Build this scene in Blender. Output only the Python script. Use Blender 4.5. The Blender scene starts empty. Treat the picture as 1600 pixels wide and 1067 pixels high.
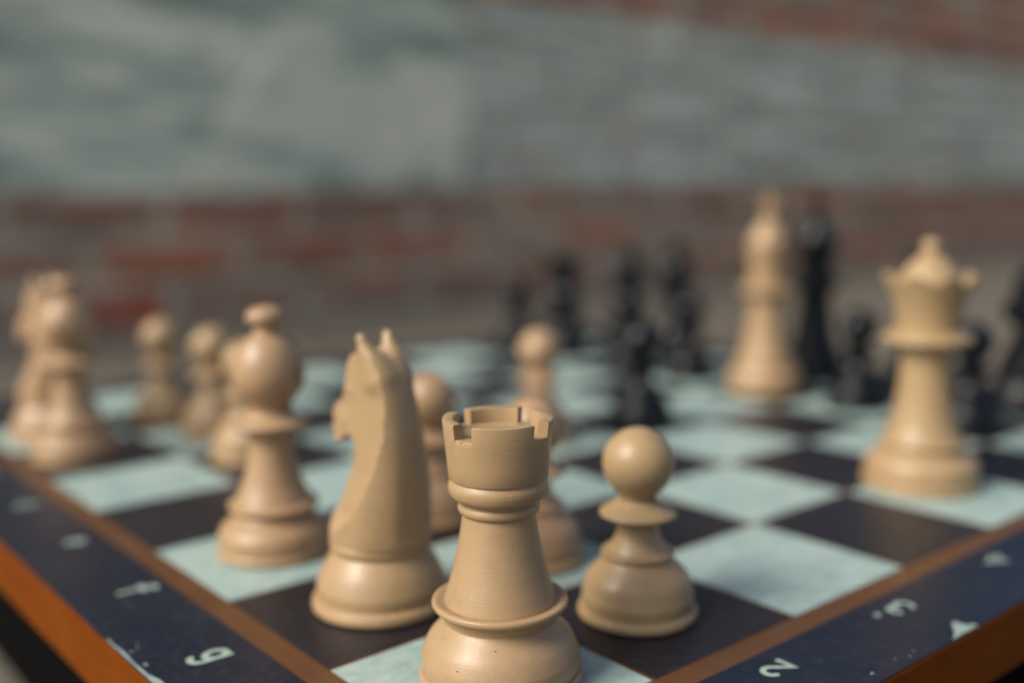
import bpy, bmesh, math, random
import numpy as np
from mathutils import Vector, Matrix

# ------------------------------------------------------------------ camera, world, light
S = 0.05                     # one chess square in metres; all builders below work in squares
scene = bpy.context.scene
col = scene.collection
rnd = random.Random(7)

cam_d = bpy.data.cameras.new('camera')
cam = bpy.data.objects.new('camera', cam_d)
col.objects.link(cam)
cam.location = (-2.098628*S, -2.792534*S, 2.057936*S)
cam.rotation_euler = (1.424951, 0.0105564, -0.6964416)
cam_d.sensor_width = 36.0
cam_d.lens = 36.50
cam_d.clip_start = 0.005
cam_d.clip_end = 400
cam_d.dof.use_dof = True
cam_d.dof.focus_distance = 4.06*S
cam_d.dof.aperture_fstop = 4.3
scene.camera = cam

SUN_EL = math.radians(42)
SUN_DIR = Vector((-0.985, 0.17, 0)).normalized()*math.cos(SUN_EL) + Vector((0, 0, math.sin(SUN_EL)))
world = bpy.data.worlds.new('World')
scene.world = world
world.use_nodes = True
wn = world.node_tree
wn.nodes.clear()
sky = wn.nodes.new('ShaderNodeTexSky')
sky.sky_type = 'NISHITA'
sky.sun_disc = False
sky.sun_elevation = SUN_EL
sky.sun_rotation = math.atan2(SUN_DIR.x, SUN_DIR.y)
sky.air_density = 1.0
sky.dust_density = 3.0
sky.ozone_density = 1.2
wb = wn.nodes.new('ShaderNodeBackground')
wb.inputs['Strength'].default_value = 0.092
wo = wn.nodes.new('ShaderNodeOutputWorld')
wn.links.new(sky.outputs[0], wb.inputs[0])
wn.links.new(wb.outputs[0], wo.inputs[0])

sun_d = bpy.data.lights.new('sun', 'SUN')
sun_d.energy = 2.85
sun_d.angle = math.radians(30)
sun_d.color = (1.0, 0.97, 0.85)
sun = bpy.data.objects.new('sun', sun_d)
col.objects.link(sun)
sun.rotation_euler = SUN_DIR.to_track_quat('Z', 'Y').to_euler()
sun.location = (-1, 0, 2)

scene.view_settings.view_transform = 'Standard'
scene.view_settings.look = 'None'
scene.view_settings.exposure = 0.50
scene.view_settings.gamma = 1.0
scene.render.engine = 'CYCLES'

# ------------------------------------------------------------------ material helpers
class NT:
    def __init__(self, name):
        self.m = bpy.data.materials.new(name)
        self.m.use_nodes = True
        self.t = self.m.node_tree
        self.b = self.t.nodes['Principled BSDF']
        self.tc = self.t.nodes.new('ShaderNodeTexCoord')
    def n(self, typ, **kw):
        nd = self.t.nodes.new(typ)
        for k, v in kw.items():
            if hasattr(nd, k):
                setattr(nd, k, v)
            else:
                nd.inputs[k.replace('_', ' ')].default_value = v
        return nd
    def l(self, a, b):
        self.t.links.new(a, b)
    def coords(self, scale=(1, 1, 1), space='Object', loc=(0, 0, 0)):
        mp = self.n('ShaderNodeMapping')
        mp.inputs['Scale'].default_value = scale
        mp.inputs['Location'].default_value = loc
        self.l(self.tc.outputs[space], mp.inputs[0])
        return mp.outputs[0]
    def world_coords(self, scale=(1, 1, 1), loc=(0, 0, 0)):
        g = self.n('ShaderNodeNewGeometry')
        mp = self.n('ShaderNodeMapping')
        mp.inputs['Scale'].default_value = scale
        mp.inputs['Location'].default_value = loc
        self.l(g.outputs['Position'], mp.inputs[0])
        return mp.outputs[0]
    def noise(self, vec, scale, detail=4, rough=0.55, dist=0.0):
        nz = self.n('ShaderNodeTexNoise')
        nz.inputs['Scale'].default_value = scale
        nz.inputs['Detail'].default_value = detail
        nz.inputs['Roughness'].default_value = rough
        nz.inputs['Distortion'].default_value = dist
        self.l(vec, nz.inputs['Vector'])
        return nz.outputs[0]
    def ramp(self, fac, stops, interp='LINEAR'):
        r = self.n('ShaderNodeValToRGB')
        r.color_ramp.interpolation = interp
        els = r.color_ramp.elements
        while len(els) < len(stops):
            els.new(0.5)
        for e, (p, c) in zip(els, stops):
            e.position = p
            e.color = (c, c, c, 1) if isinstance(c, (int, float)) else (*c, 1)
        self.l(fac, r.inputs[0])
        return r.outputs[0]
    def mapr(self, v, a, b):
        m = self.n('ShaderNodeMapRange')
        m.inputs[1].default_value = a; m.inputs[2].default_value = b
        self.l(v, m.inputs[0])
        return m.outputs[0]
    def mix(self, fac, a, b, mode='MIX'):
        mx = self.n('ShaderNodeMix', data_type='RGBA', blend_type=mode)
        for sock, v in ((mx.inputs[0], fac), (mx.inputs[6], a), (mx.inputs[7], b)):
            if isinstance(v, (int, float)):
                sock.default_value = v
            elif isinstance(v, tuple):
                sock.default_value = (*v, 1)
            else:
                self.l(v, sock)
        return mx.outputs[2]
    def bump(self, h, strength, dist):
        bp = self.n('ShaderNodeBump')
        bp.inputs['Strength'].default_value = strength
        bp.inputs['Distance'].default_value = dist
        self.l(h, bp.inputs['Height'])
        self.l(bp.outputs[0], self.b.inputs['Normal'])
    def set(self, **kw):
        for k, v in kw.items():
            s = self.b.inputs[k.replace('_', ' ')]
            if isinstance(v, (int, float)):
                s.default_value = v
            elif isinstance(v, tuple):
                s.default_value = (*v, 1) if len(v) == 3 and s.type == 'RGBA' else v
            else:
                self.l(v, s)

def mat_cream(name='cream_plastic', specks=True):
    k = NT(name)
    o = k.coords()
    info = k.n('ShaderNodeObjectInfo')
    big = k.noise(k.world_coords(), 55, 3)
    base = k.ramp(big, [(0.3, (0.375, 0.228, 0.122)), (0.7, (0.410, 0.260, 0.146))])
    base = k.mix(k.ramp(k.noise(k.world_coords((1, 1, 0.3), (0.02, 0.03, 0)), 13, 1), [(0.38, 0.0), (0.62, 1.0)]), base, (0.380, 0.256, 0.130))
    grime = k.noise(k.world_coords((1, 1, 1), (0.5, 0, 0)), 95, 7, 0.7)
    base = k.mix(k.ramp(grime, [(0.52, 0.0), (0.80, 0.55)]), base, (0.24, 0.150, 0.075))
    grain = k.noise(k.coords((1, 1, 0.06)), 2600, 3, 0.6)
    c = k.mix(k.ramp(grain, [(0.35, 0.0), (0.75, 0.16)]), base, (0.29, 0.16, 0.075))
    mark = k.ramp(k.noise(k.coords((1, 1, 0.05)), 1100, 2, 0.5), [(0.69, 0.0), (0.72, 0.45)])
    where = k.ramp(k.noise(k.world_coords(), 60, 2), [(0.52, 0.0), (0.62, 1.0)])
    c = k.mix(k.mix(1.0, mark, where, 'MULTIPLY'), c, (0.52, 0.40, 0.27))
    if specks:
        sp = k.noise(k.world_coords(), 900, 1, 0.4)
        spm = k.noise(k.world_coords((1, 1, 1), (0.3, 0.1, 0)), 120, 2)
        f = k.mix(1.0, k.ramp(sp, [(0.785, 0.0), (0.80, 1.0)]), k.ramp(spm, [(0.5, 0.0), (0.62, 1.0)]), 'MULTIPLY')
        c = k.mix(f, c, (0.07, 0.035, 0.02))
        sepz = k.n('ShaderNodeSeparateXYZ'); k.l(k.tc.outputs['Object'], sepz.inputs[0])
        band = k.ramp(k.mapr(sepz.outputs[2], 0.335*S, 0.360*S), [(0.30, 0.0), (0.46, 1.0), (0.62, 0.0)])
        grit = k.ramp(k.noise(k.world_coords(), 1900, 2, 0.5), [(0.60, 0.0), (0.68, 1.0)])
        patch = k.ramp(k.noise(k.world_coords(), 70, 1), [(0.50, 0.0), (0.6, 1.0)])
        c = k.mix(k.mix(1.0, k.mix(1.0, band, grit, 'MULTIPLY'), patch, 'MULTIPLY'), c, (0.03, 0.022, 0.016))
    k.set(Base_Color=c, Subsurface_Weight=0.05, Subsurface_Radius=(0.9, 0.45, 0.2), Subsurface_Scale=0.0015,
          Specular_IOR_Level=0.5)
    k.set(Roughness=k.ramp(k.noise(o, 160, 4), [(0.3, 0.30), (0.75, 0.46)]))
    scr = k.noise(k.coords((1, 1, 0.05)), 1500, 4, 0.7)
    dent = k.noise(k.world_coords(), 420, 5, 0.6)
    turn = k.noise(k.coords((0.02, 0.02, 1)), 5200, 2, 0.5)
    k.bump(k.mix(0.35, k.mix(0.5, scr, dent), turn), 0.30, 0.0004)
    return k.m

def mat_black():
    k = NT('black_plastic')
    n = k.noise(k.world_coords(), 200, 4)
    k.set(Base_Color=k.ramp(n, [(0.3, (0.0015, 0.002, 0.003)), (0.8, (0.004, 0.005, 0.007))]), Roughness=0.36,
          Specular_IOR_Level=0.35)
    return k.m

def mat_light_square():
    k = NT('pale_square_lacquer')
    w = k.world_coords()
    a = k.noise(w, 60, 6, 0.62, 1.2)
    b = k.noise(w, 260, 5, 0.6, 0.4)
    c = k.ramp(a, [(0.3, (0.235, 0.33, 0.305)), (0.5, (0.335, 0.43, 0.39)), (0.72, (0.42, 0.50, 0.45))])
    c = k.mix(k.ramp(b, [(0.42, 0.0), (0.7, 0.4)]), c, (0.17, 0.25, 0.25))
    sc1 = k.ramp(k.noise(k.world_coords((1, 0.04, 1)), 900, 3, 0.6), [(0.66, 0.0), (0.72, 0.6)])
    c = k.mix(sc1, c, (0.13, 0.17, 0.165))
    k.set(Base_Color=c, Roughness=k.ramp(b, [(0.3, 0.34), (0.7, 0.5)]), Specular_IOR_Level=0.4)
    k.bump(b, 0.08, 0.0003)
    return k.m

def mat_dark_square(name, c0, c1, seed=0.0):
    k = NT(name)
    w = k.world_coords((1, 1, 1), (seed, seed, 0))
    a = k.noise(w, 45, 5, 0.6, 0.8)
    b = k.noise(w, 330, 6, 0.65, 0.3)
    f = k.noise(w, 1600, 3, 0.6)
    c = k.ramp(a, [(0.32, c0), (0.68, c1)])
    c = k.mix(k.ramp(b, [(0.5, 0.0), (0.78, 0.55)]), c, (0.040, 0.043, 0.048))
    c = k.mix(k.ramp(f, [(0.70, 0.0), (0.80, 0.5)]), c, (0.13, 0.16, 0.16))
    c = k.mix(k.ramp(k.noise(w, 90, 2), [(0.58, 0.0), (0.75, 0.3)]), c, (0.036, 0.013, 0.026))
    for sca, st in (((1, 0.03, 1), 700), ((0.05, 1, 1), 800)):
        c = k.mix(k.ramp(k.noise(k.world_coords(sca), st, 3, 0.6), [(0.66, 0.0), (0.72, 0.45)]), c, (0.07, 0.085, 0.095))
    k.set(Base_Color=c, Roughness=k.ramp(b, [(0.3, 0.30), (0.7, 0.52)]), Specular_IOR_Level=0.35)
    k.bump(f, 0.05, 0.0002)
    return k.m

def mat_brown(name, c0, c1, rough=0.42, scale=(1, 0.06, 1), spec=0.35):
    k = NT(name)
    g = k.noise(k.world_coords(scale), 900, 4, 0.6)
    a = k.noise(k.world_coords(), 40, 3)
    c = k.ramp(g, [(0.3, c0), (0.72, c1)])
    c = k.mix(k.ramp(a, [(0.45, 0.0), (0.75, 0.35)]), c, (c1[0]*1.15, c1[1]*1.5, c1[2]*2.0))
    k.set(Base_Color=c, Roughness=rough, Specular_IOR_Level=spec)
    k.bump(g, 0.1, 0.0003)
    return k.m

def mat_plain(name, c, rough=0.6, spec=0.3, var=0.25, sc=150):
    k = NT(name)
    n = k.noise(k.world_coords(), sc, 5)
    k.set(Base_Color=k.ramp(n, [(0.3, tuple(x*(1-var) for x in c)), (0.72, tuple(x*(1+var) for x in c))]),
          Roughness=rough, Specular_IOR_Level=spec)
    return k.m

def mat_brick(name, stops, wash=None, wash_cov=(0.4, 0.55)):
    k = NT(name)
    info = k.n('ShaderNodeObjectInfo')
    w = k.world_coords()
    c = k.ramp(info.outputs['Random'], stops)
    c = k.mix(k.ramp(k.noise(k.world_coords((0.45, 1, 1.6)), 16, 8, 0.7), [(0.40, 0.0), (0.62, 0.85)]), c, (0.44, 0.33, 0.24))
    c = k.mix(k.ramp(k.noise(k.world_coords((0.5, 1, 1.3), (3, 0, 1)), 9, 6, 0.65), [(0.50, 0.0), (0.66, 0.6)]), c, (0.26, 0.13, 0.10))
    if wash:
        m = k.noise(k.world_coords((1, 1, 1.6)), 7, 7, 0.62, 0.6)
        c2 = k.ramp(k.noise(k.world_coords((0.3, 1, 4)), 9, 7, 0.65), [(0.42, wash[0]), (0.57, wash[1])])
        c = k.mix(k.ramp(m, [(wash_cov[0], 1.0), (wash_cov[1], 0.0)]), c, c2)
    k.set(Base_Color=c, Roughness=0.9, Specular_IOR_Level=0.2)
    k.bump(k.noise(w, 120, 6), 0.6, 0.003)
    return k.m

M = {}
M['cream'] = mat_cream()
M['black'] = mat_black()
M['light'] = mat_light_square()
M['dark'] = mat_dark_square('dark_square_lacquer', (0.010, 0.009, 0.011), (0.018, 0.015, 0.018))
M['border'] = mat_dark_square('navy_border_lacquer', (0.006, 0.010, 0.022), (0.011, 0.014, 0.022), 3.1)
M['band'] = mat_brown('brown_inlay', (0.085, 0.034, 0.011), (0.125, 0.052, 0.018))
M['orange'] = mat_brown('orange_varnished_wood', (0.125, 0.026, 0.0004), (0.18, 0.043, 0.0008), 0.6, (1, 0.05, 1), 0.08)
M['print'] = mat_plain('pale_print', (0.34, 0.42, 0.36), 0.55, 0.3, 0.12, 600)
M['chip'] = mat_plain('bare_chipped_edge', (0.26, 0.32, 0.30), 0.8, 0.2, 0.35, 700)
M['stand'] = mat_plain('matt_black_paint', (0.0025, 0.0025, 0.0025), 0.95, 0.05)
M['mortar'] = mat_plain('old_mortar', (0.56, 0.485, 0.345), 0.95, 0.1, 0.4, 16)
M['brick'] = mat_brick('old_red_brick', [(0.0, (0.33, 0.115, 0.07)), (0.3, (0.55, 0.12, 0.055)), (0.5, (0.42, 0.26, 0.17)), (0.75, (0.72, 0.16, 0.045)), (0.9, (0.50, 0.15, 0.08)), (1.0, (0.56, 0.45, 0.31))])
M['wash'] = mat_brick('whitewashed_brick', [(0.0, (0.30, 0.25, 0.24)), (1.0, (0.36, 0.33, 0.31))], ((0.42, 0.49, 0.40), (0.96, 0.98, 0.84)), (0.53, 0.66))

# ------------------------------------------------------------------ object helpers
def link(name, me, mat, parent=None):
    o = bpy.data.objects.new(name, me)
    col.objects.link(o)
    if mat is not None and len(me.materials) == 0:
        me.materials.append(mat)
    if parent is not None:
        o.parent = parent
    return o

def mesh(name, verts, faces, smooth=False, sharp=None):
    me = bpy.data.meshes.new(name)
    me.from_pydata([(v[0]*S, v[1]*S, v[2]*S) for v in verts], [], faces)
    me.validate()
    if smooth:
        me.polygons.foreach_set('use_smooth', [True]*len(me.polygons))
        if sharp:
            me.set_sharp_from_angle(angle=math.radians(sharp))
    me.update()
    return me

def empty(name, loc, rz=0.0):
    o = bpy.data.objects.new(name, None)
    col.objects.link(o)
    o.empty_display_size = 0.01
    o.location = (loc[0]*S, loc[1]*S, loc[2]*S)
    o.rotation_euler = (0, 0, rz)
    return o

def tag(o, label, cat, group=None):
    o['label'] = label
    o['category'] = cat
    if group:
        o['group'] = group

def copy_tree(root, loc, rz=0.0, mat=None):
    r = root.copy(); col.objects.link(r)
    r.location = (loc[0]*S, loc[1]*S, loc[2]*S)
    r.rotation_euler = (0, 0, rz)
    for ch in list(root.children):
        c = ch.copy(); col.objects.link(c); c.parent = r
        if mat is not None:
            c.material_slots[0].link = 'OBJECT'
            c.material_slots[0].material = mat
        for g in list(ch.children):
            d = g.copy(); col.objects.link(d); d.parent = c
            if mat is not None:
                d.material_slots[0].link = 'OBJECT'
                d.material_slots[0].material = mat
    return r

def box_verts(x0, x1, y0, y1, z0, z1):
    v = [(x, y, z) for z in (z0, z1) for y in (y0, y1) for x in (x0, x1)]
    f = [(0, 2, 3, 1), (4, 5, 7, 6), (0, 1, 5, 4), (1, 3, 7, 5), (3, 2, 6, 7), (2, 0, 4, 6)]
    return v, f

def box(name, x0, x1, y0, y1, z0, z1, mat, parent=None, bevel=0.0):
    v, f = box_verts(x0, x1, y0, y1, z0, z1)
    me = mesh(name, v, f)
    if bevel:
        bm = bmesh.new(); bm.from_mesh(me)
        bmesh.ops.bevel(bm, geom=list(bm.edges), offset=bevel*S, segments=2, affect='EDGES', profile=0.6)
        bm.to_mesh(me); bm.free()
    return link(name, me, mat, parent)

def dense(prof, n=6):
    """Catmull-Rom through smooth points; a point given twice stays a crisp corner."""
    runs, cur = [], [prof[0]]
    for a, b in zip(prof, prof[1:]):
        if a == b:
            runs.append(cur); cur = [b]
        else:
            cur.append(b)
    runs.append(cur)
    out = []
    for r in runs:
        if len(r) < 3:
            pts = r
        else:
            pts = []
            P = [r[0]] + r + [r[-1]]
            for i in range(1, len(P)-2):
                for k in range(n):
                    t = k/n
                    p0, p1, p2, p3 = P[i-1], P[i], P[i+1], P[i+2]
                    pts.append(tuple(0.5*(2*p1[j] + (p2[j]-p0[j])*t + (2*p0[j]-5*p1[j]+4*p2[j]-p3[j])*t*t
                                          + (-p0[j]+3*p1[j]-3*p2[j]+p3[j])*t**3) for j in (0, 1)))
            pts.append(r[-1])
        for q in pts:
            q = (max(q[0], 0.0), q[1])
            if not out or abs(out[-1][0]-q[0])+abs(out[-1][1]-q[1]) > 1e-5:
                out.append(q)
    return out

def lathe(name, prof, mat, parent, seg=96, n=6):
    pr = dense(prof, n)
    verts, rings, faces = [], [], []
    for r, z in pr:
        if r < 1e-4:
            rings.append([len(verts)]); verts.append((0, 0, z))
        else:
            base = len(verts)
            verts += [(r*math.cos(2*math.pi*k/seg), r*math.sin(2*math.pi*k/seg), z) for k in range(seg)]
            rings.append(list(range(base, base+seg)))
    for a, b in zip(rings, rings[1:]):
        for k in range(seg):
            k2 = (k+1) % seg
            if len(a) == 1 and len(b) > 1:
                faces.append((a[0], b[k2], b[k]))
            elif len(b) == 1 and len(a) > 1:
                faces.append((a[k], a[k2], b[0]))
            elif len(a) > 1:
                faces.append((a[k], a[k2], b[k2], b[k]))
    me = mesh(name, verts, faces, True, 38)
    return link(name, me, mat, parent)

# surface nets on a numpy field (negative inside)
def surface_nets(F, org, h):
    nx, ny, nz = F.shape
    neg = F < 0
    cx, cy, cz = nx-1, ny-1, nz-1
    acc = np.zeros((cx, cy, cz, 3)); cnt = np.zeros((cx, cy, cz))
    corners = [(i, j, k) for i in (0, 1) for j in (0, 1) for k in (0, 1)]
    for a in corners:
        for ax in range(3):
            if a[ax] == 1:
                continue
            b = list(a); b[ax] = 1
            A = F[a[0]:a[0]+cx, a[1]:a[1]+cy, a[2]:a[2]+cz]
            B = F[b[0]:b[0]+cx, b[1]:b[1]+cy, b[2]:b[2]+cz]
            m = (A < 0) != (B < 0)
            t = np.where(m, A/np.where(np.abs(A-B) < 1e-12, 1, A-B), 0)
            for d in range(3):
                acc[..., d] += np.where(m, a[d] + (t if d == ax else 0), 0)
            cnt += m
    act = cnt > 0
    idx = -np.ones((cx, cy, cz), int)
    idx[act] = np.arange(act.sum())
    ii = np.argwhere(act)
    verts = (acc[act]/cnt[act][:, None] + ii)*h + np.array(org)
    faces = []
    for ax in range(3):
        u, v = [(1, 2), (2, 0), (0, 1)][ax]
        sl0 = [slice(None)]*3; sl1 = [slice(None)]*3
        sl0[ax] = slice(0, -1); sl1[ax] = slice(1, None)
        s0, s1 = neg[tuple(sl0)], neg[tuple(sl1)]
        for p in np.argwhere(s0 != s1):
            if p[u] == 0 or p[v] == 0 or p[u] >= F.shape[u]-1 or p[v] >= F.shape[v]-1:
                continue
            q = []
            for du, dv in ((-1, -1), (0, -1), (0, 0), (-1, 0)):
                c = p.copy(); c[u] += du; c[v] += dv
                q.append(int(idx[tuple(c)]))
            if not s0[tuple(p)]:
                q.reverse()
            faces.append(q)
    return verts.tolist(), faces

def poly_sdf(px, pz, poly):
    d = np.full(px.shape, 1e9); inside = np.zeros(px.shape, bool)
    n = len(poly)
    for i in range(n):
        ax, az = poly[i]; bx, bz = poly[(i+1) % n]
        ex, ez = bx-ax, bz-az
        t = np.clip(((px-ax)*ex + (pz-az)*ez)/(ex*ex+ez*ez+1e-12), 0, 1)
        d = np.minimum(d, np.hypot(px-ax-t*ex, pz-az-t*ez))
        c = ((az > pz) != (bz > pz)) & (px < (bx-ax)*(pz-az)/((bz-az) + 1e-12) + ax)
        inside ^= c
    return np.where(inside, -d, d)

def smax(a, b, k):
    h = np.clip(0.5 + 0.5*(a-b)/k, 0, 1)
    return b*(1-h) + a*h + k*h*(1-h)

def smin(a, b, k):
    return -smax(-a, -b, k)

def sstep(a, b, x):
    t = np.clip((x-a)/(b-a), 0, 1)
    return t*t*(3-2*t)

# ------------------------------------------------------------------ setting: ground, wall
GZ = -2.2
def ground():
    v, f = [], []
    n = 60
    ext = 2500
    xs = sorted(set([-ext, -600, -200, -80] + [-40 + i*4 for i in range(36)] + [200, 600, ext]))
    ys = sorted(set([-ext, -600, -200, -80] + [-40 + i*4 for i in range(36)] + [200, 600, ext]))
    for y in ys:
        for x in xs:
            v.append((x, y, GZ))
    w = len(xs)
    for j in range(len(ys)-1):
        for i in range(w-1):
            f.append((j*w+i, j*w+i+1, (j+1)*w+i+1, (j+1)*w+i))
    me = mesh('ground', v, f)
    k = NT('grey_pavement')
    wv = k.world_coords()
    c = k.ramp(k.noise(wv, 9, 6, 0.6), [(0.3, (0.085, 0.073, 0.055)), (0.5, (0.130, 0.112, 0.086)), (0.7, (0.145, 0.155, 0.122))])
    c = k.mix(k.ramp(k.noise(wv, 60, 5), [(0.4, 0.0), (0.7, 0.5)]), c, (0.18, 0.12, 0.10))
    k.set(Base_Color=c, Roughness=0.9, Specular_IOR_Level=0.2)
    k.bump(k.noise(wv, 200, 6), 0.5, 0.002)
    o = link('ground', me, k.m)
    o['kind'] = 'structure'
ground()

WY = 29.0
def brick_wall():
    root = empty('brick_wall', (32, WY, GZ))
    tag(root, 'old red brick wall behind the chess board with pale plastered and whitewashed areas', 'wall')
    def loc(o):
        o.location = Vector(o.location) - root.location
        return o
    b = box('mortar_backing', -14, 100, WY+0.07, WY+5, GZ, 22, M['mortar'], root); loc(b)
    CH, CL, JT = 1.42, 4.7, 0.42
    r = random.Random(3)
    protos = []
    for q in range(5):
        bm = bmesh.new()
        v, f = box_verts(-(CL-JT)/2, (CL-JT)/2, -0.0, 0.8, -(CH-JT)/2, (CH-JT)/2)
        for p in v:
            bm.verts.new((p[0]*S, p[1]*S, p[2]*S))
        bm.verts.ensure_lookup_table()
        for ff in f:
            bm.faces.new([bm.verts[i] for i in ff])
        for vv in bm.verts:
            vv.co += Vector([r.uniform(-.07, .07)*S for _ in range(3)])
        bmesh.ops.bevel(bm, geom=list(bm.edges), offset=0.06*S, segments=1, affect='EDGES')
        me = bpy.data.meshes.new('brick')
        bm.to_mesh(me); bm.free()
        me.materials.append(M['brick'])
        protos.append(me)
    zb = 2.1 - 3*CH
    for c in range(12):
        z = zb + (c+0.5)*CH
        off = (c % 2)*CL/2 + r.uniform(-.3, .3)
        for i in range(19):
            x = -6 + off + i*CL
            if x - CL/2 < 22.4 and 3 <= c <= 7:
                if x + CL/2 < 22.9:
                    continue        # covered by the plaster patch
            o = bpy.data.objects.new('brick', protos[r.randrange(5)])
            col.objects.link(o); o.parent = root
            o.location = Vector((x*S, (WY + r.uniform(-.08, .03))*S, z*S)) - root.location
            if 3 <= c <= 7 and x < 72:
                o.material_slots[0].link = 'OBJECT'
                o.material_slots[0].material = M['wash']
    # smooth plaster over the left part, with a cream repair on top
    def slab(name, outline, y0, y1, mat, jag, seed):
        rr = random.Random(seed)
        pts = []
        n = len(outline)
        for i in range(n):
            a, b2 = outline[i], outline[(i+1) % n]
            L = math.hypot(b2[0]-a[0], b2[1]-a[1]); m = max(1, int(L/0.7))
            for k in range(m):
                t = k/m
                pts.append((a[0]+(b2[0]-a[0])*t + rr.uniform(-jag, jag), a[1]+(b2[1]-a[1])*t + rr.uniform(-jag, jag)))
        n = len(pts)
        cx = sum(p[0] for p in pts)/n; cz = sum(p[1] for p in pts)/n
        v = [(p[0], y1, p[1]) for p in pts] + [(cx+(p[0]-cx)*0.985, y0, cz+(p[1]-cz)*0.985) for p in pts]
        f = [tuple(range(n, 2*n))] + [(i, (i+1) % n, n+(i+1) % n, n+i) for i in range(n)]
        me = mesh(name, v, f)
        bm = bmesh.new(); bm.from_mesh(me)
        bmesh.ops.triangulate(bm, faces=[q for q in bm.faces if len(q.verts) > 4])
        bmesh.ops.recalc_face_normals(bm, faces=bm.faces)
        bm.to_mesh(me); bm.free()
        return loc(link(name, me, mat, root))
    k = NT('grey_green_plaster')
    w = k.world_coords((0.6, 1, 2.6))
    c = k.ramp(k.noise(w, 5.5, 9, 0.68, 0.5), [(0.40, (0.30, 0.37, 0.29)), (0.5, (0.62, 0.68, 0.54)), (0.58, (0.96, 0.95, 0.74))])
    c = k.mix(k.ramp(k.noise(w, 12, 4), [(0.55, 0.0), (0.72, 0.5)]), c, (0.50, 0.42, 0.32))
    k.set(Base_Color=c, Roughness=0.92, Specular_IOR_Level=0.2); k.bump(k.noise(w, 60, 6), 0.6, 0.004)
    slab('plaster_patch', [(-12, 2.3), (4, 2.1), (12, 2.0), (22.4, 2.15), (22.5, 9.2), (10, 9.6), (-12, 9.9)], WY-0.10, WY+0.2, k.m, 0.12, 1)
    k = NT('cream_plaster')
    w = k.world_coords((0.8, 1, 1.8))
    c = k.ramp(k.noise(w, 6.5, 8, 0.65, 0.6), [(0.40, (0.40, 0.49, 0.42)), (0.50, (0.80, 0.80, 0.62)), (0.62, (0.98, 0.93, 0.70))])
    k.set(Base_Color=c, Roughness=0.92, Specular_IOR_Level=0.2); k.bump(k.noise(w, 60, 6), 0.5, 0.004)
    slab('cream_plaster_patch', [(11.0, 2.35), (22.1, 2.35), (22.2, 6.5), (20.6, 6.8), (19.0, 6.2), (17.6, 5.3), (16.2, 5.9), (14.8, 6.9), (13.6, 6.1), (12.2, 5.0), (11.9, 3.4)], WY-0.14, WY-0.09, k.m, 0.38, 2)
brick_wall()

# dark stand the board lies on
st = empty('black_stand', (4, 4, GZ))
tag(st, 'low matt black stand underneath the chess board, in deep shade', 'stand')
o = box('stand_body', 0.05-4, 8-4, 0.7-4, 8-4, 0, 1.62, M['stand'], st, 0.03)
o = box('stand_top', -0.35-4, 8.4-4, -0.3-4, 8.4-4, 1.624, -0.345-GZ, M['stand'], st, 0.03)

# ------------------------------------------------------------------ chess board
EDGE = 0.63
TH = 0.33
board = empty('chess_board', (4, 4, 0))
tag(board, 'worn wooden chess board with pale green and near-black squares and lettered navy border', 'chess board')
def bb(name, x0, x1, y0, y1, z0, z1, mat, bev=0.0):
    return box(name, x0-4, x1-4, y0-4, y1-4, z0, z1, mat, board, bev)
bb('board_core', -EDGE+0.03, 8+EDGE-0.03, -EDGE+0.03, 8+EDGE-0.03, -TH, -0.030, M['band'])
# varnished rails round the edge, mitre-free: butted end to end
for nm, a in (('side_rail', (-EDGE, -EDGE+0.028, -EDGE, 8+EDGE)), ('side_rail', (8+EDGE-0.028, 8+EDGE, -EDGE, 8+EDGE)),
              ('side_rail', (-EDGE+0.029, 8+EDGE-0.029, -EDGE, -EDGE+0.028)), ('side_rail', (-EDGE+0.029, 8+EDGE-0.029, 8+EDGE-0.028, 8+EDGE))):
    bb(nm, *a, -TH-0.004, -0.012, M['orange'], 0.008)
# squares and the thin brown inlay between them (the core shows in the joints)
jt = 0.011
sq_me = {}
for key in ('light', 'dark'):
    v, f = box_verts(-0.5+jt, 0.5-jt, -0.5+jt, 0.5-jt, -0.026, 0.0)
    me = mesh('square', v, f[1:]); me.materials.append(M[key])
    sq_me[key] = me
for i in range(8):          # i along y (files h..a), j along x (ranks)
    for j in range(8):
        o = bpy.data.objects.new('square', sq_me['light' if (i+j) % 2 == 0 else 'dark'])
        col.objects.link(o); o.parent = board
        o.location = ((j+0.5-4)*S, (i+0.5-4)*S, 0)
bb('inlay_line', 0, 8, 0, 8, -0.028, -0.0025, M['band'])
BW = 0.125
for a in ((-BW, -0.001, -BW, 8+BW), (8.001, 8+BW, -BW, 8+BW), (0, 8, -BW, -0.001), (0, 8, 8.001, 8+BW)):
    bb('inlay_band', *a, -0.028, -0.0008, M['band'])
e2 = EDGE-0.006
for a in ((-e2, -BW-0.001, -e2, 8+e2), (8+BW+0.001, 8+e2, -e2, 8+e2), (-BW, 8+BW, -e2, -BW-0.001), (-BW, 8+BW, 8+BW+0.001, 8+e2)):
    bb('border_panel', *a, -0.0105, 0.0, M['border'])

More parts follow.
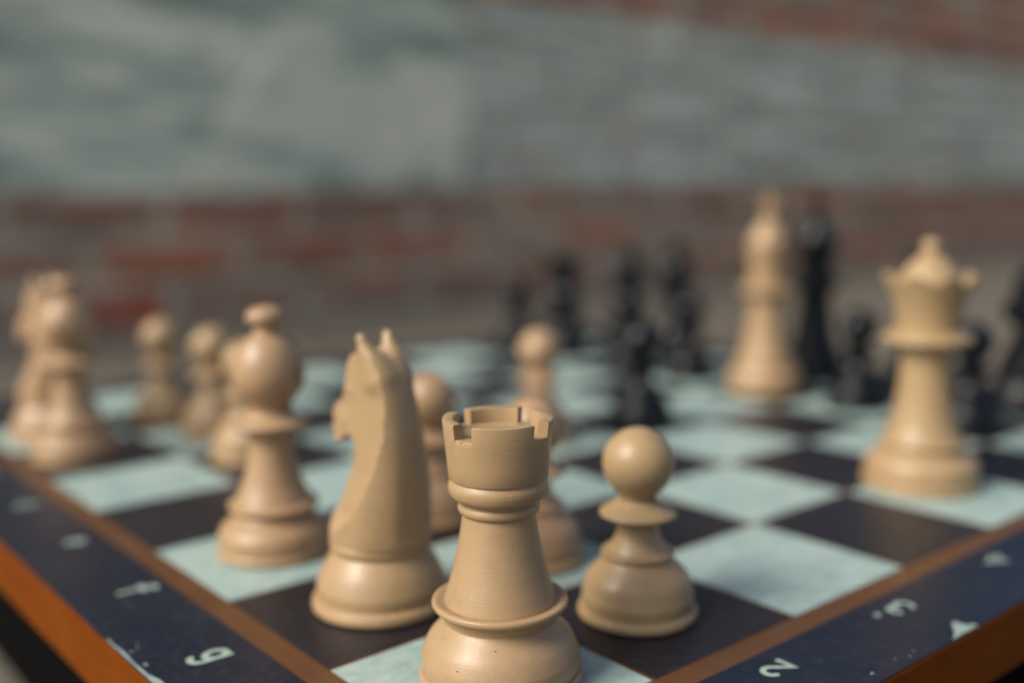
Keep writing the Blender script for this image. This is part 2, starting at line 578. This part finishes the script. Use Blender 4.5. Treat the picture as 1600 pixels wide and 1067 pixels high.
ARC = lambda cx, cy, rx, ry, a0, a1, n=10: [(cx+rx*math.cos(math.radians(a0+(a1-a0)*k/n)), cy+ry*math.sin(math.radians(a0+(a1-a0)*k/n))) for k in range(n+1)]
BOWL = ARC(0, 0, .27, .30, 0, 360, 20)
STROKES = {   # unit glyphs, about -0.5..0.5 high, drawn with a round pen
    'a': [BOWL, [(.28, .32), (.28, -.32)]],
    'b': [ARC(0, -.15, .27, .28, 0, 360, 20), [(-.28, .5), (-.28, -.43)]],
    'c': [ARC(0, 0, .28, .32, 50, 310, 16)],
    'd': [ARC(0, -.15, .27, .28, 0, 360, 20), [(.28, .5), (.28, -.43)]],
    'e': [[(-.26, .02), (.27, .02)] + ARC(0, 0, .28, .32, 5, 310, 18)[1:]],
    'f': [[(.24, .44), (.10, .49), (-.02, .42), (-.05, .25), (-.05, -.46)], [(-.24, .17), (.19, .17)]],
    'g': [ARC(0, .17, .24, .26, 0, 360, 20), [(.25, .44), (.25, -.20)] + ARC(.0, -.22, .25, .24, 0, -140, 10)],
    'h': [[(-.25, .5), (-.25, -.45)], [(-.25, 0), (-.12, .14), (.08, .16), (.22, .04), (.24, -.45)]],
    '1': [[(-.16, .28), (.04, .46), (.04, -.46)]],
    '2': [ARC(0, .22, .25, .24, 165, -30, 12) + [(-.27, -.44), (.30, -.44)]],
    '3': [ARC(-.02, .23, .25, .22, 150, -70, 12), ARC(-.02, -.22, .29, .24, 70, -150, 12)],
    '4': [[(.12, -.47), (.12, .46), (-.30, -.16), (.30, -.16)]],
    '5': [[(.24, .45), (-.18, .45), (-.22, .06)] + ARC(0, -.17, .27, .28, 110, -140, 14)],
    '6': [[(.18, .46), (-.12, .26), (-.26, -.12)], ARC(0, -.19, .26, .27, 0, 360, 20)],
    '7': [[(-.26, .44), (.27, .44), (-.05, -.46)]],
    '8': [ARC(0, .23, .21, .21, 0, 360, 18), ARC(0, -.21, .26, .25, 0, 360, 18)],
}
def glyph(ch, x, y, h, rz, name, sx=1.0):
    pen = 0.082
    v, f = [], []
    def quad_prism(pts, z):
        n = len(pts); b = len(v)
        v.extend([(p[0]*h*sx, p[1]*h, z) for p in pts]); v.extend([(p[0]*h*sx, p[1]*h, 0.0) for p in pts])
        f.append(tuple(range(b, b+n)))
        for i in range(n):
            f.append((b+i, b+n+i, b+n+(i+1) % n, b+(i+1) % n))
    z = 0.0018
    for st_ in STROKES[ch]:
        n = len(st_)
        L, Rr_ = [], []
        for i in range(n):
            p = st_[i]; a = st_[max(0, i-1)]; b = st_[min(n-1, i+1)]
            if st_[0] == st_[-1] or (abs(st_[0][0]-st_[-1][0]) + abs(st_[0][1]-st_[-1][1]) < 1e-6):
                a = st_[i-1] if i else st_[-2]; b = st_[i+1] if i < n-1 else st_[1]
            d1 = Vector((p[0]-a[0], p[1]-a[1])); d2 = Vector((b[0]-p[0], b[1]-p[1]))
            if d1.length < 1e-9: d1 = d2.copy()
            if d2.length < 1e-9: d2 = d1.copy()
            d1.normalize(); d2.normalize(); d = (d1+d2)
            d = d.normalized() if d.length > 0.3 else d1
            k = min(1.8, 1/max(0.4, abs(d.dot(d1))))
            L.append((p[0]-d.y*pen*k, p[1]+d.x*pen*k)); Rr_.append((p[0]+d.y*pen*k, p[1]-d.x*pen*k))
        b0 = len(v)
        for q in L + Rr_: v.append((q[0]*h*sx, q[1]*h, z))
        for i in range(n-1): f.append((b0+i, b0+n+i, b0+n+i+1, b0+i+1))
        z += 0.0003
        for e in (st_[0], st_[-1]):                 # round ends
            quad_prism([(e[0]+pen*math.cos(t), e[1]+pen*math.sin(t)) for t in np.linspace(0, 2*math.pi, 13)[:-1]], z)
            z += 0.0003
    me = mesh(name, v, f)
    bm = bmesh.new(); bm.from_mesh(me)
    bmesh.ops.recalc_face_normals(bm, faces=bm.faces)
    for q in bm.faces:
        if abs(q.normal.z) > 0.9 and q.normal.z < 0: q.normal_flip()
    bm.to_mesh(me); bm.free()
    o = link(name, me, M['print'], board)
    o.location = ((x-4)*S, (y-4)*S, 0.0004*S)
    o.rotation_euler = (0, 0, rz)
    return o
# letters read with their tops towards +x, numbers with their tops towards -x
for i, ch in enumerate('hgfedcba'):
    glyph(ch, -0.335 if ch == 'g' else -0.29, i+0.47, 0.155 if ch in 'acehd' else 0.19, -math.pi/2, 'letter', 0.85)
    glyph(ch, 8.32, i+0.47, 0.18, -math.pi/2, 'letter', 0.85)
for j in range(8):
    glyph(str(j+1), j+0.47, -0.27, 0.16, math.pi/2, 'number', 0.9)
    glyph(str(j+1), j+0.47, 8.27, 0.16, math.pi/2, 'number', 0.9)

# chipped edges: bare patches where the border film has come off
def chip(pts):
    v = [(x-4, y-4, 0.0026) for x, y in pts] + [(x-4, y-4, -0.006) for x, y in pts]
    n = len(pts)
    f = [tuple(range(n))] + [(i, n+i, n+(i+1) % n, (i+1) % n) for i in range(n)]
    me = mesh('chip', v, f)
    bm = bmesh.new(); bm.from_mesh(me); bmesh.ops.triangulate(bm, faces=bm.faces)
    bmesh.ops.recalc_face_normals(bm, faces=bm.faces); bm.to_mesh(me); bm.free()
    link('chip', me, M['chip'], board)
rc = random.Random(5)
L = [(-0.622, y) for y in np.linspace(1.95, 0.6, 12)]
Rr = [(-0.622 + 0.006 + 0.030*math.sin(math.pi*min(1, k/12)) + rc.uniform(0, 0.014), y) for k, y in enumerate(np.linspace(0.6, 1.95, 18))]
chip(L + Rr)
chip([(2.31, -0.622), (2.36, -0.605), (2.42, -0.575), (2.47, -0.535), (2.50, -0.522), (2.515, -0.545), (2.51, -0.58), (2.545, -0.60), (2.55, -0.622)])
for _ in range(4):
    x = rc.uniform(1.6, 2.1); r0 = rc.uniform(0.003, 0.010); y = -0.60 + rc.uniform(0, 0.05)**1.0
    chip([(x + r0*rc.uniform(.6, 1.4)*math.cos(a), y + r0*rc.uniform(.4, 1.0)*math.sin(a)) for a in np.linspace(0, 5.4, 7)])
for _ in range(7):
    y = rc.uniform(0.9, 2.0); r0 = rc.uniform(0.003, 0.009); x = -0.60 + rc.uniform(0, 0.15)**1.3
    chip([(x + r0*rc.uniform(.6, 1.4)*math.cos(a), y + r0*rc.uniform(.4, 1.2)*math.sin(a)) for a in np.linspace(0, 5.4, 7)])
chip([(2.31 + 0.020*math.cos(a), -0.245 + 0.018*math.sin(a)) for a in np.linspace(0, 5.4, 8)])

# ------------------------------------------------------------------ pieces
def base_profile(R, bulge, zb, top, ztop, disc=0.06):
    """foot disc with rounded rim, groove, swelling bulge up to (top, ztop)"""
    return [(0.0, 0.003), (0.0, 0.003), (R-0.012, 0.003), (R-0.012, 0.003), (R, 0.012), (R+0.002, disc*0.55), (R-0.006, disc*0.9), (R-0.022, disc),
            (R-0.022, disc), (bulge-0.004, disc+0.006), (bulge-0.004, disc+0.006), (bulge, zb), (bulge*0.975, zb+0.035), (bulge*0.90, zb+(ztop-zb)*0.55),
            (top+0.012, ztop-0.015), (top, ztop), (top, ztop)]

def make_rook():
    r = empty('rook', (0, 0, 0))
    m = M['cream']
    lathe('base', base_profile(0.348, 0.338, 0.105, 0.243, 0.262, 0.05) + [(0.240, 0.272), (0.252, 0.30), (0.272, 0.318), (0.272, 0.318),
          (0.284, 0.326), (0.289, 0.338), (0.285, 0.350), (0.272, 0.354), (0.256, 0.350), (0.246, 0.346), (0.246, 0.346), (0.20, 0.345)], m, r, 160)
    lathe('shaft', [(0.236, 0.340), (0.236, 0.350), (0.236, 0.350), (0.222, 0.40), (0.200, 0.475), (0.180, 0.56), (0.165, 0.64), (0.156, 0.70), (0.1535, 0.722), (0.1535, 0.722),
          (0.160, 0.728), (0.1695, 0.738), (0.1725, 0.752), (0.168, 0.766), (0.160, 0.774), (0.160, 0.774), (0.160, 0.784), (0.160, 0.784), (0.180, 0.790), (0.200, 0.804),
          (0.2095, 0.826), (0.2105, 0.848), (0.204, 0.866), (0.200, 0.872), (0.200, 0.872), (0.199, 0.882), (0.199, 0.882)], m, r, 160)
    # crenellated crown
    seg = 288
    zf, zt = 1.066, 1.128
    gap_c = [math.radians(a) for a in ROOK_GAPS]
    hw = math.radians(11.5)
    def gap(a):
        return min(abs((a-g+math.pi) % (2*math.pi)-math.pi) for g in gap_c) < hw
    outer = [(0.199, 0.880), (0.206, 0.8795), (0.2085, 0.884), (0.2125, 0.93), (0.218, 0.99), (0.2225, 1.04)]
    v, f = [], []
    ncol = []
    for k in range(seg):
        a = 2*math.pi*k/seg
        g = gap(a + math.pi/seg) and gap(a - math.pi/seg)
        ncol.append(g)
    # sector solid: outer wall rings, rim, inner wall, floor; top height by sector, vertical faces at gap ends
    def column(a, zr):
        rim = [(0.2245, zr-0.006), (0.2235, zr-0.001), (0.2195, zr+0.001), (0.189, zr+0.0005), (0.1855, zr-0.001), (0.184, zr-0.006)]
        pr = outer + ([(0.2305, zr-0.006), (0.2295, zr-0.0015), (0.2255, zr+0.0008), (0.190, zr+0.0006), (0.1865, zr-0.001), (0.185, zr-0.006)] if zr > 1.1 else
                      [(0.2225, zr-0.004), (0.2215, zr-0.001), (0.2195, zr), (0.19, zr), (0.1865, zr-0.0006), (0.185, zr-0.001)])
        pr += [(0.183, 1.0655), (0.10, 1.062)]
        if zr > 1.1:
            w = 0.0015*math.sin(3*a+1) + 0.0012*math.sin(7*a)
            pr = [(q[0]+(w*0.5 if q[1] > 1.1 else 0), q[1]+(w if q[1] > 1.1 else 0)) for q in pr]
        return [(p[0]*math.cos(a), p[0]*math.sin(a), p[1]) for p in pr]
    ncolv = None
    edges = []
    for k in range(seg):
        a0, a1 = 2*math.pi*k/seg, 2*math.pi*(k+1)/seg
        g = gap((a0+a1)/2)
        zr = zf if g else zt
        c0, c1 = column(a0, zr), column(a1, zr)
        b = len(v); v += c0 + c1; n = len(c0)
        for q in range(n-1):
            f.append((b+q, b+n+q, b+n+q+1, b+q+1))
        g2 = gap((a0+a1)/2 + 2*math.pi/seg)
        if g != g2:
            ch, cl = column(a1, zt), column(a1, zf)
            b = len(v); idx = list(range(5, 13))
            v += [ch[q] for q in idx] + [cl[q] for q in idx]
            nn = len(idx)
            for q in range(nn-1):
                quad = (b+q, b+q+1, b+nn+q+1, b+nn+q)
                f.append(quad if g2 else quad[::-1])
    b = len(v)
    me = mesh('crown', v, f)
    bm = bmesh.new(); bm.from_mesh(me)
    bmesh.ops.remove_doubles(bm, verts=bm.verts, dist=1e-7)
    inner = [e for e in bm.edges if e.is_boundary and all(abs(vv.co.z/S-1.062) < 0.001 for vv in e.verts)]
    bmesh.ops.contextual_create(bm, geom=inner)
    bmesh.ops.dissolve_degenerate(bm, edges=bm.edges, dist=1e-8)
    bmesh.ops.recalc_face_normals(bm, faces=bm.faces)
    bm.to_mesh(me); bm.free()
    me.polygons.foreach_set('use_smooth', [True]*len(me.polygons))
    me.set_sharp_from_angle(angle=math.radians(40))
    link('crown', me, m, r)
    return r

# the open notches of the near rook, as angles in its own frame (measured from +x)
CAM_AZ = math.degrees(math.atan2(-2.79-0.47, -2.10-0.54))   # direction rook -> camera
ROOK_GAPS = [CAM_AZ + 6 + 45 + 90*k for k in range(4)]

def make_pawn():
    r = empty('pawn', (0, 0, 0)); m = M['cream']
    lathe('base', base_profile(0.290, 0.272, 0.105, 0.168, 0.292, 0.056) + [(0.168, 0.30), (0.170, 0.306), (0.170, 0.306), (0.176, 0.316), (0.172, 0.328), (0.155, 0.334), (0.12, 0.336)], m, r)
    lathe('stem', [(0.150, 0.333), (0.140, 0.345), (0.122, 0.37), (0.106, 0.405), (0.099, 0.44), (0.101, 0.470), (0.112, 0.486), (0.112, 0.486),
          (0.150, 0.492), (0.178, 0.502), (0.186, 0.513), (0.180, 0.523), (0.150, 0.543), (0.118, 0.562), (0.09, 0.585)], m, r)
    R, zc = 0.172, 0.757
    lathe('head', [(0.088, 0.590)] + [(R*math.cos(a), zc + R*math.sin(a)) for a in np.linspace(-1.02, math.pi/2-0.001, 14)] + [(0.0, zc+R)], m, r)
    return r

def make_bishop():
    r = empty('bishop', (0, 0, 0)); m = M['cream']
    lathe('base', base_profile(0.328, 0.318, 0.11, 0.222, 0.232, 0.058) + [(0.220, 0.245), (0.236, 0.268), (0.236, 0.268), (0.254, 0.276), (0.257, 0.290), (0.246, 0.302), (0.22, 0.310), (0.18, 0.312)], m, r)
    lathe('shaft', [(0.222, 0.306), (0.205, 0.340), (0.172, 0.41), (0.146, 0.50), (0.127, 0.60), (0.120, 0.67), (0.126, 0.705), (0.145, 0.722), (0.145, 0.722),
          (0.200, 0.735), (0.222, 0.752), (0.224, 0.765), (0.205, 0.780), (0.160, 0.797), (0.135, 0.815), (0.128, 0.84)], m, r)
    # mitre with its slanting cut
    h = 0.0065
    nx = 72; nz = 76
    g = (np.arange(nx)-nx/2+0.5)*h
    gz = 0.82 + np.arange(nz)*h
    X, Y, Z = np.meshgrid(g, g, gz, indexing='ij')
    rr = np.hypot(X, Y)
    zc = 1.035
    up = np.sqrt(rr**2 + ((Z-zc)*np.where(Z > zc, 0.82, 1.02))**2) - 0.205
    F = smin(up, np.maximum(rr-0.118, np.abs(Z-0.85)-0.03), 0.04)
    d = Vector((0.72, 0, 0.69)).normalized()
    cut = np.abs((X-0.03)*d.x*0 + (X*math.sin(math.radians(52)) + (Z-1.12)*math.cos(math.radians(52)))) - 0.013
    slot = np.maximum(cut, -(X-0.045))
    F = smax(F, -slot, 0.008)
    v, f = surface_nets(F, (g[0], g[0], gz[0]), h)
    me = mesh('mitre', v, f, True)
    link('mitre', me, m, r)
    lathe('finial', [(0.075, 1.262), (0.068, 1.285), (0.066, 1.30), (0.080, 1.322), (0.080, 1.322), (0.104, 1.335), (0.110, 1.36), (0.103, 1.388), (0.080, 1.408), (0.04, 1.422), (0.0, 1.426)], m, r)
    return r

def make_knight():
    r = empty('knight', (0, 0, 0)); m = M['cream']
    lathe('base', base_profile(0.346, 0.322, 0.115, 0.238, 0.288, 0.062) + [(0.236, 0.296), (0.240, 0.305), (0.240, 0.305), (0.250, 0.318), (0.249, 0.338), (0.240, 0.352), (0.215, 0.358), (0.10, 0.36)], m, r)
    h = 0.0075
    xs = np.arange(-0.33, 0.39, h); ys = np.arange(-0.30, 0.3001, h); zs = np.arange(0.31, 1.44, h)
    outline = [(-0.262, 0.33), (-0.262, 0.40), (-0.264, 0.52), (-0.262, 0.66), (-0.254, 0.80), (-0.240, 0.94), (-0.216, 1.07), (-0.180, 1.17), (-0.13, 1.245),
               (-0.065, 1.288), (0.03, 1.285), (0.090, 1.255), (0.120, 1.18), (0.135, 1.10), (0.162, 1.045), (0.212, 1.015), (0.246, 0.975), (0.252, 0.91), (0.248, 0.85),
               (0.225, 0.825), (0.190, 0.820), (0.150, 0.842), (0.110, 0.865), (0.070, 0.860), (0.045, 0.82), (0.050, 0.76), (0.075, 0.67), (0.112, 0.57), (0.160, 0.48), (0.215, 0.40), (0.250, 0.33)]
    # densify
    pts = []
    n = len(outline)
    for i in range(n):
        p0, p1, p2, p3 = outline[i-1], outline[i], outline[(i+1) % n], outline[(i+2) % n]
        for k in range(3):
            t = k/3
            pts.append(tuple(0.5*(2*p1[j] + (p2[j]-p0[j])*t + (2*p0[j]-5*p1[j]+4*p2[j]-p3[j])*t*t + (-p0[j]+3*p1[j]-3*p2[j]+p3[j])*t**3) for j in (0, 1)))
    XX, ZZ = np.meshgrid(xs, zs, indexing='ij')
    d2 = poly_sdf(XX, ZZ, pts)[:, None, :]
    X, Y, Z = np.meshgrid(xs, ys, zs, indexing='ij')
    # body of revolution that the sides are cut from
    rb = np.interp(Z, [0.3, 0.4, 0.6, 0.8, 1.0, 1.2, 1.4], [0.250, 0.250, 0.238, 0.216, 0.196, 0.178, 0.13])
    xc = np.interp(Z, [0.3, 0.5, 0.7, 0.9, 1.1, 1.3], [0.0, -0.022, -0.030, -0.025, -0.005, 0.03])
    cone = np.hypot(np.maximum(-(X-xc), 0)*0.98, Y) - rb
    # flat cheek and neck panels in front of the mane line
    mx = np.interp(Z, [0.36, 0.42, 0.50, 0.60, 0.75, 0.90, 1.05, 1.2, 1.33], [0.20, 0.075, -0.03, -0.105, -0.160, -0.185, -0.178, -0.145, -0.06])
    inner = sstep(0.0, 0.016, X-mx)
    wf = np.interp(Z, [0.3, 0.5, 0.7, 0.85, 1.0, 1.15, 1.3], [0.215, 0.155, 0.124, 0.112, 0.104, 0.100, 0.092])
    wf = wf - np.clip(X-0.06, 0, 1)*0.22*sstep(0.75, 0.85, Z)
    w = rb + 0.004 + inner*(np.minimum(wf, rb-0.02)-rb)
    side = np.abs(Y) - w
    rad = np.hypot(np.maximum(X, 0), Y) - np.interp(Z, [0.3, 0.42, 0.55, 0.70, 0.80], [0.252, 0.250, 0.256, 0.34, 0.60])
    F = smax(smax(smax(np.broadcast_to(d2, X.shape), cone, 0.035), side, 0.016), rad, 0.03)
    # ears
    for sgn in (-1, 1):
        a = np.array([-0.085, 0.052*sgn, 1.16]); b = np.array([-0.004, 0.088*sgn, 1.355])
        pa = np.stack([X-a[0], Y-a[1], Z-a[2]], -1); ba = b-a
        t = np.clip((pa@ba)/(ba@ba), 0, 1)
        ear = np.linalg.norm(pa - t[..., None]*ba, axis=-1) - (0.070*(1-t) + 0.027*t)
        F = smin(F, ear, 0.045)
        # hollow on the front of the ear
        c = np.sqrt(((X-0.038)/1.0)**2 + ((Y-0.076*sgn)/0.8)**2 + ((Z-1.30)/2.2)**2) - 0.018
        F = smax(F, -c, 0.012)
        # brow, eye, nostril
        eye = np.sqrt((X-0.085)**2 + (Y-0.094*sgn)**2 + (Z-1.095)**2) - 0.018
        F = smin(F, eye, 0.02)
        nos = np.sqrt((X-0.235)**2 + ((Y-0.060*sgn)/0.8)**2 + (Z-0.915)**2) - 0.014
        F = smax(F, -nos, 0.008)
        # jaw bulge
        jaw = np.sqrt(((X-0.105)/1.1)**2 + ((Y-0.072*sgn)/0.5)**2 + ((Z-0.945)/1.0)**2) - 0.062
        F = smin(F, jaw, 0.03)
    groove = np.sqrt((Y/0.7)**2 + (Z-1.32)**2) - 0.045          # gap between the ears
    F = smax(F, -np.maximum(groove, -0.12-X), 0.02)
    mouth = np.maximum(np.abs(Z-0.868 - (X-0.25)*0.25) - 0.006, 0.185-X)
    F = smax(F, -mouth, 0.006)
    F = smax(F, 0.345-Z, 0.004)
    v, f = surface_nets(F, (xs[0], ys[0], zs[0]), h)
    me = mesh('horse_head', v, f, True)
    link('horse_head', me, m, r)
    return r

def make_queen():
    r = empty('queen', (0, 0, 0)); m = M['cream']
    lathe('base', base_profile(0.388, 0.376, 0.14, 0.270, 0.268, 0.075) + [(0.268, 0.280), (0.276, 0.292), (0.276, 0.292), (0.288, 0.302), (0.290, 0.318), (0.276, 0.330), (0.24, 0.334)], m, r)
    lathe('shaft', [(0.262, 0.330), (0.245, 0.37), (0.218, 0.44), (0.196, 0.54), (0.178, 0.66), (0.168, 0.78), (0.165, 0.88), (0.172, 0.945), (0.190, 0.975), (0.190, 0.975),
          (0.265, 0.988), (0.289, 1.010), (0.290, 1.034), (0.270, 1.052), (0.225, 1.060), (0.225, 1.060), (0.225, 1.066), (0.225, 1.066), (0.236, 1.058), (0.236, 1.072), (0.222, 1.082), (0.21, 1.085)], m, r)
    # coronet with a scalloped rim
    seg, NP = 160, 8
    v, f = [], []
    prof = [(0.205, 1.078), (0.204, 1.12), (0.214, 1.20), (0.236, 1.29), (0.264, 1.365)]
    for k in range(seg):
        a = 2*math.pi*k/seg
        s = abs(math.cos(a*NP/2))
        zt = 1.405 + 0.062*s**1.3
        ro = 0.280 + 0.026*s**1.3
        c = prof + [(ro-0.004, zt-0.02), (ro, zt-0.006), (ro-0.010, zt), (ro-0.045, zt-0.002), (ro-0.062, zt-0.02), (0.19, 1.375), (0.15, 1.37)]
        v += [(p[0]*math.cos(a), p[0]*math.sin(a), p[1]) for p in c]
    n = len(c)
    for k in range(seg):
        for q in range(n-1):
            f.append((k*n+q, ((k+1) % seg)*n+q, ((k+1) % seg)*n+q+1, k*n+q+1))
    me = mesh('coronet', v, f, True, 60)
    link('coronet', me, m, r)
    lathe('dome', [(0.205, 1.36), (0.208, 1.41), (0.186, 1.46), (0.152, 1.51), (0.112, 1.552), (0.074, 1.588), (0.050, 1.606), (0.050, 1.606), (0.056, 1.616), (0.062, 1.642), (0.056, 1.672), (0.036, 1.692), (0.0, 1.700)], m, r)
    return r

def make_king():
    r = empty('king', (0, 0, 0)); m = M['cream']
    lathe('base', base_profile(0.375, 0.362, 0.14, 0.275, 0.285, 0.07) + [(0.272, 0.295), (0.280, 0.305), (0.280, 0.305), (0.292, 0.315), (0.292, 0.332), (0.276, 0.344), (0.24, 0.348)], m, r)
    lathe('shaft', [(0.262, 0.344), (0.242, 0.40), (0.215, 0.50), (0.190, 0.64), (0.172, 0.80), (0.165, 0.92), (0.172, 0.965), (0.192, 0.985), (0.192, 0.985),
          (0.250, 0.995), (0.272, 1.015), (0.274, 1.038), (0.254, 1.055), (0.205, 1.065), (0.205, 1.065), (0.205, 1.09), (0.205, 1.09), (0.214, 1.10), (0.214, 1.115), (0.195, 1.125), (0.175, 1.128)], m, r)
    lathe('crown', [(0.165, 1.12), (0.165, 1.18), (0.174, 1.28), (0.190, 1.38), (0.206, 1.46), (0.212, 1.492), (0.208, 1.506), (0.194, 1.512), (0.194, 1.512),
          (0.182, 1.54), (0.152, 1.60), (0.112, 1.665), (0.074, 1.715), (0.050, 1.74), (0.050, 1.74), (0.060, 1.752), (0.052, 1.764), (0.0, 1.766)], m, r)
    # cross pattee
    o2 = [(-0.030, 1.745), (-0.026, 1.80), (-0.030, 1.838), (-0.074, 1.825), (-0.080, 1.905), (-0.030, 1.895), (-0.028, 1.93), (-0.048, 1.985),
          (0.048, 1.985), (0.028, 1.93), (0.030, 1.895), (0.080, 1.905), (0.074, 1.825), (0.030, 1.838), (0.026, 1.80), (0.030, 1.745)]
    n = len(o2)
    v = [(0.028, p[0], p[1]) for p in o2] + [(-0.028, p[0], p[1]) for p in o2]
    f = [tuple(range(n))[::-1], tuple(range(n, 2*n))] + [(i, (i+1) % n, n+(i+1) % n, n+i) for i in range(n)]
    me = mesh('cross', v, f)
    bm = bmesh.new(); bm.from_mesh(me)
    bmesh.ops.recalc_face_normals(bm, faces=bm.faces)
    bmesh.ops.bevel(bm, geom=list(bm.edges), offset=0.006*S, segments=2, affect='EDGES')
    bm.to_mesh(me); bm.free()
    link('cross', me, m, r)
    return r

PROTO = {'rook': make_rook, 'pawn': make_pawn, 'bishop': make_bishop, 'knight': make_knight, 'queen': make_queen, 'king': make_king}
first = {}
def place(kind, x, y, rz, label, black=False):
    if kind not in first:
        o = first[kind] = PROTO[kind]()
        o.location = (x*S, y*S, 0); o.rotation_euler = (0, 0, rz)
    else:
        o = copy_tree(first[kind], (x, y, 0), rz, M['black'] if black else None)
    tag(o, label, 'chess piece', ('black ' if black else 'cream ') + 'chess pieces on the board')
    return o

# cream army
place('rook', 0.54, 0.47, 0.0, 'cream rook with notched battlement in sharp focus, on the near corner square')
place('pawn', 1.455, 0.535, 1.0, 'cream pawn with big round head right of the sharp rook, on the rim file')
place('knight', 0.59, 1.48, math.radians(101), 'cream knight turned away with two pointed ears, left of the sharp rook')
place('bishop', 0.55, 2.545, math.radians(10), 'large cream bishop with flat finial, standing left of the nearest knight')
place('queen', 4.55, 0.77, 0.2, 'tall cream queen with scalloped crown standing alone at the right edge of the board')
place('king', 6.57, 3.58, math.radians(38), 'tall cream king in the far half, beside the black king')
place('pawn', 1.57, 1.44, 0.4, 'cream pawn directly behind the sharp rook, mostly hidden by it')
place('pawn', 1.58, 2.44, 2.4, 'cream pawn just behind the nearest knight, its head showing right of the knight')
place('pawn', 3.44, 3.50, 3.0, 'cream pawn advanced alone to the middle, its head above the rook')
place('pawn', 1.38, 4.60, 5.0, 'cream pawn almost wholly hidden behind the large bishop')
place('pawn', 1.53, 5.55, 1.4, 'cream pawn whose head shows just left of the large bishop')
place('pawn', 1.43, 6.42, 0.9, 'cream pawn at far left between the far bishop and the next pawn')
place('bishop', 0.37, 5.55, math.radians(-60), 'blurred cream bishop at the left border, nearest the navy edge')
place('knight', 0.46, 6.45, math.radians(118), 'blurred cream knight at far left, half behind the far bishop')
# black army
place('king', 7.42, 3.58, math.radians(30), 'tall black king just right of the cream king', True)
place('bishop', 7.55, 2.50, 0.3, 'black bishop mostly hidden behind the cream queen', True)
place('pawn', 6.50, 2.48, 0.3, 'black pawn between the black king and the cream queen', True)
place('pawn', 6.33, 1.32, 0.6, 'black pawn showing just right of the cream queen', True)
place('knight', 7.45, 1.35, math.radians(155), 'black knight at the right edge of the view', True)
place('bishop', 7.45, 5.55, 0.2, 'black bishop standing in the last row left of the cream king', True)
place('pawn', 6.50, 4.52, 0.1, 'black pawn in front of the black bishop left of the cream king', True)
place('knight', 7.45, 6.40, math.radians(190), 'black knight between the far rook and the far black bishop', True)
place('pawn', 6.50, 5.45, 0.5, 'black pawn in front of the far black knight', True)
place('pawn', 4.42, 3.28, 0.7, 'black pawn pushed forward nearest to the camera, mid board', True)
rk = place('rook', 7.50, 7.62, 0.3, 'black rook in the far corner of the board', True)
place('pawn', 6.55, 6.55, 0.3, 'black pawn standing before the far corner rook', True)
place('pawn', 6.55, 7.45, 0.3, 'leftmost black pawn, on the far edge file', True)
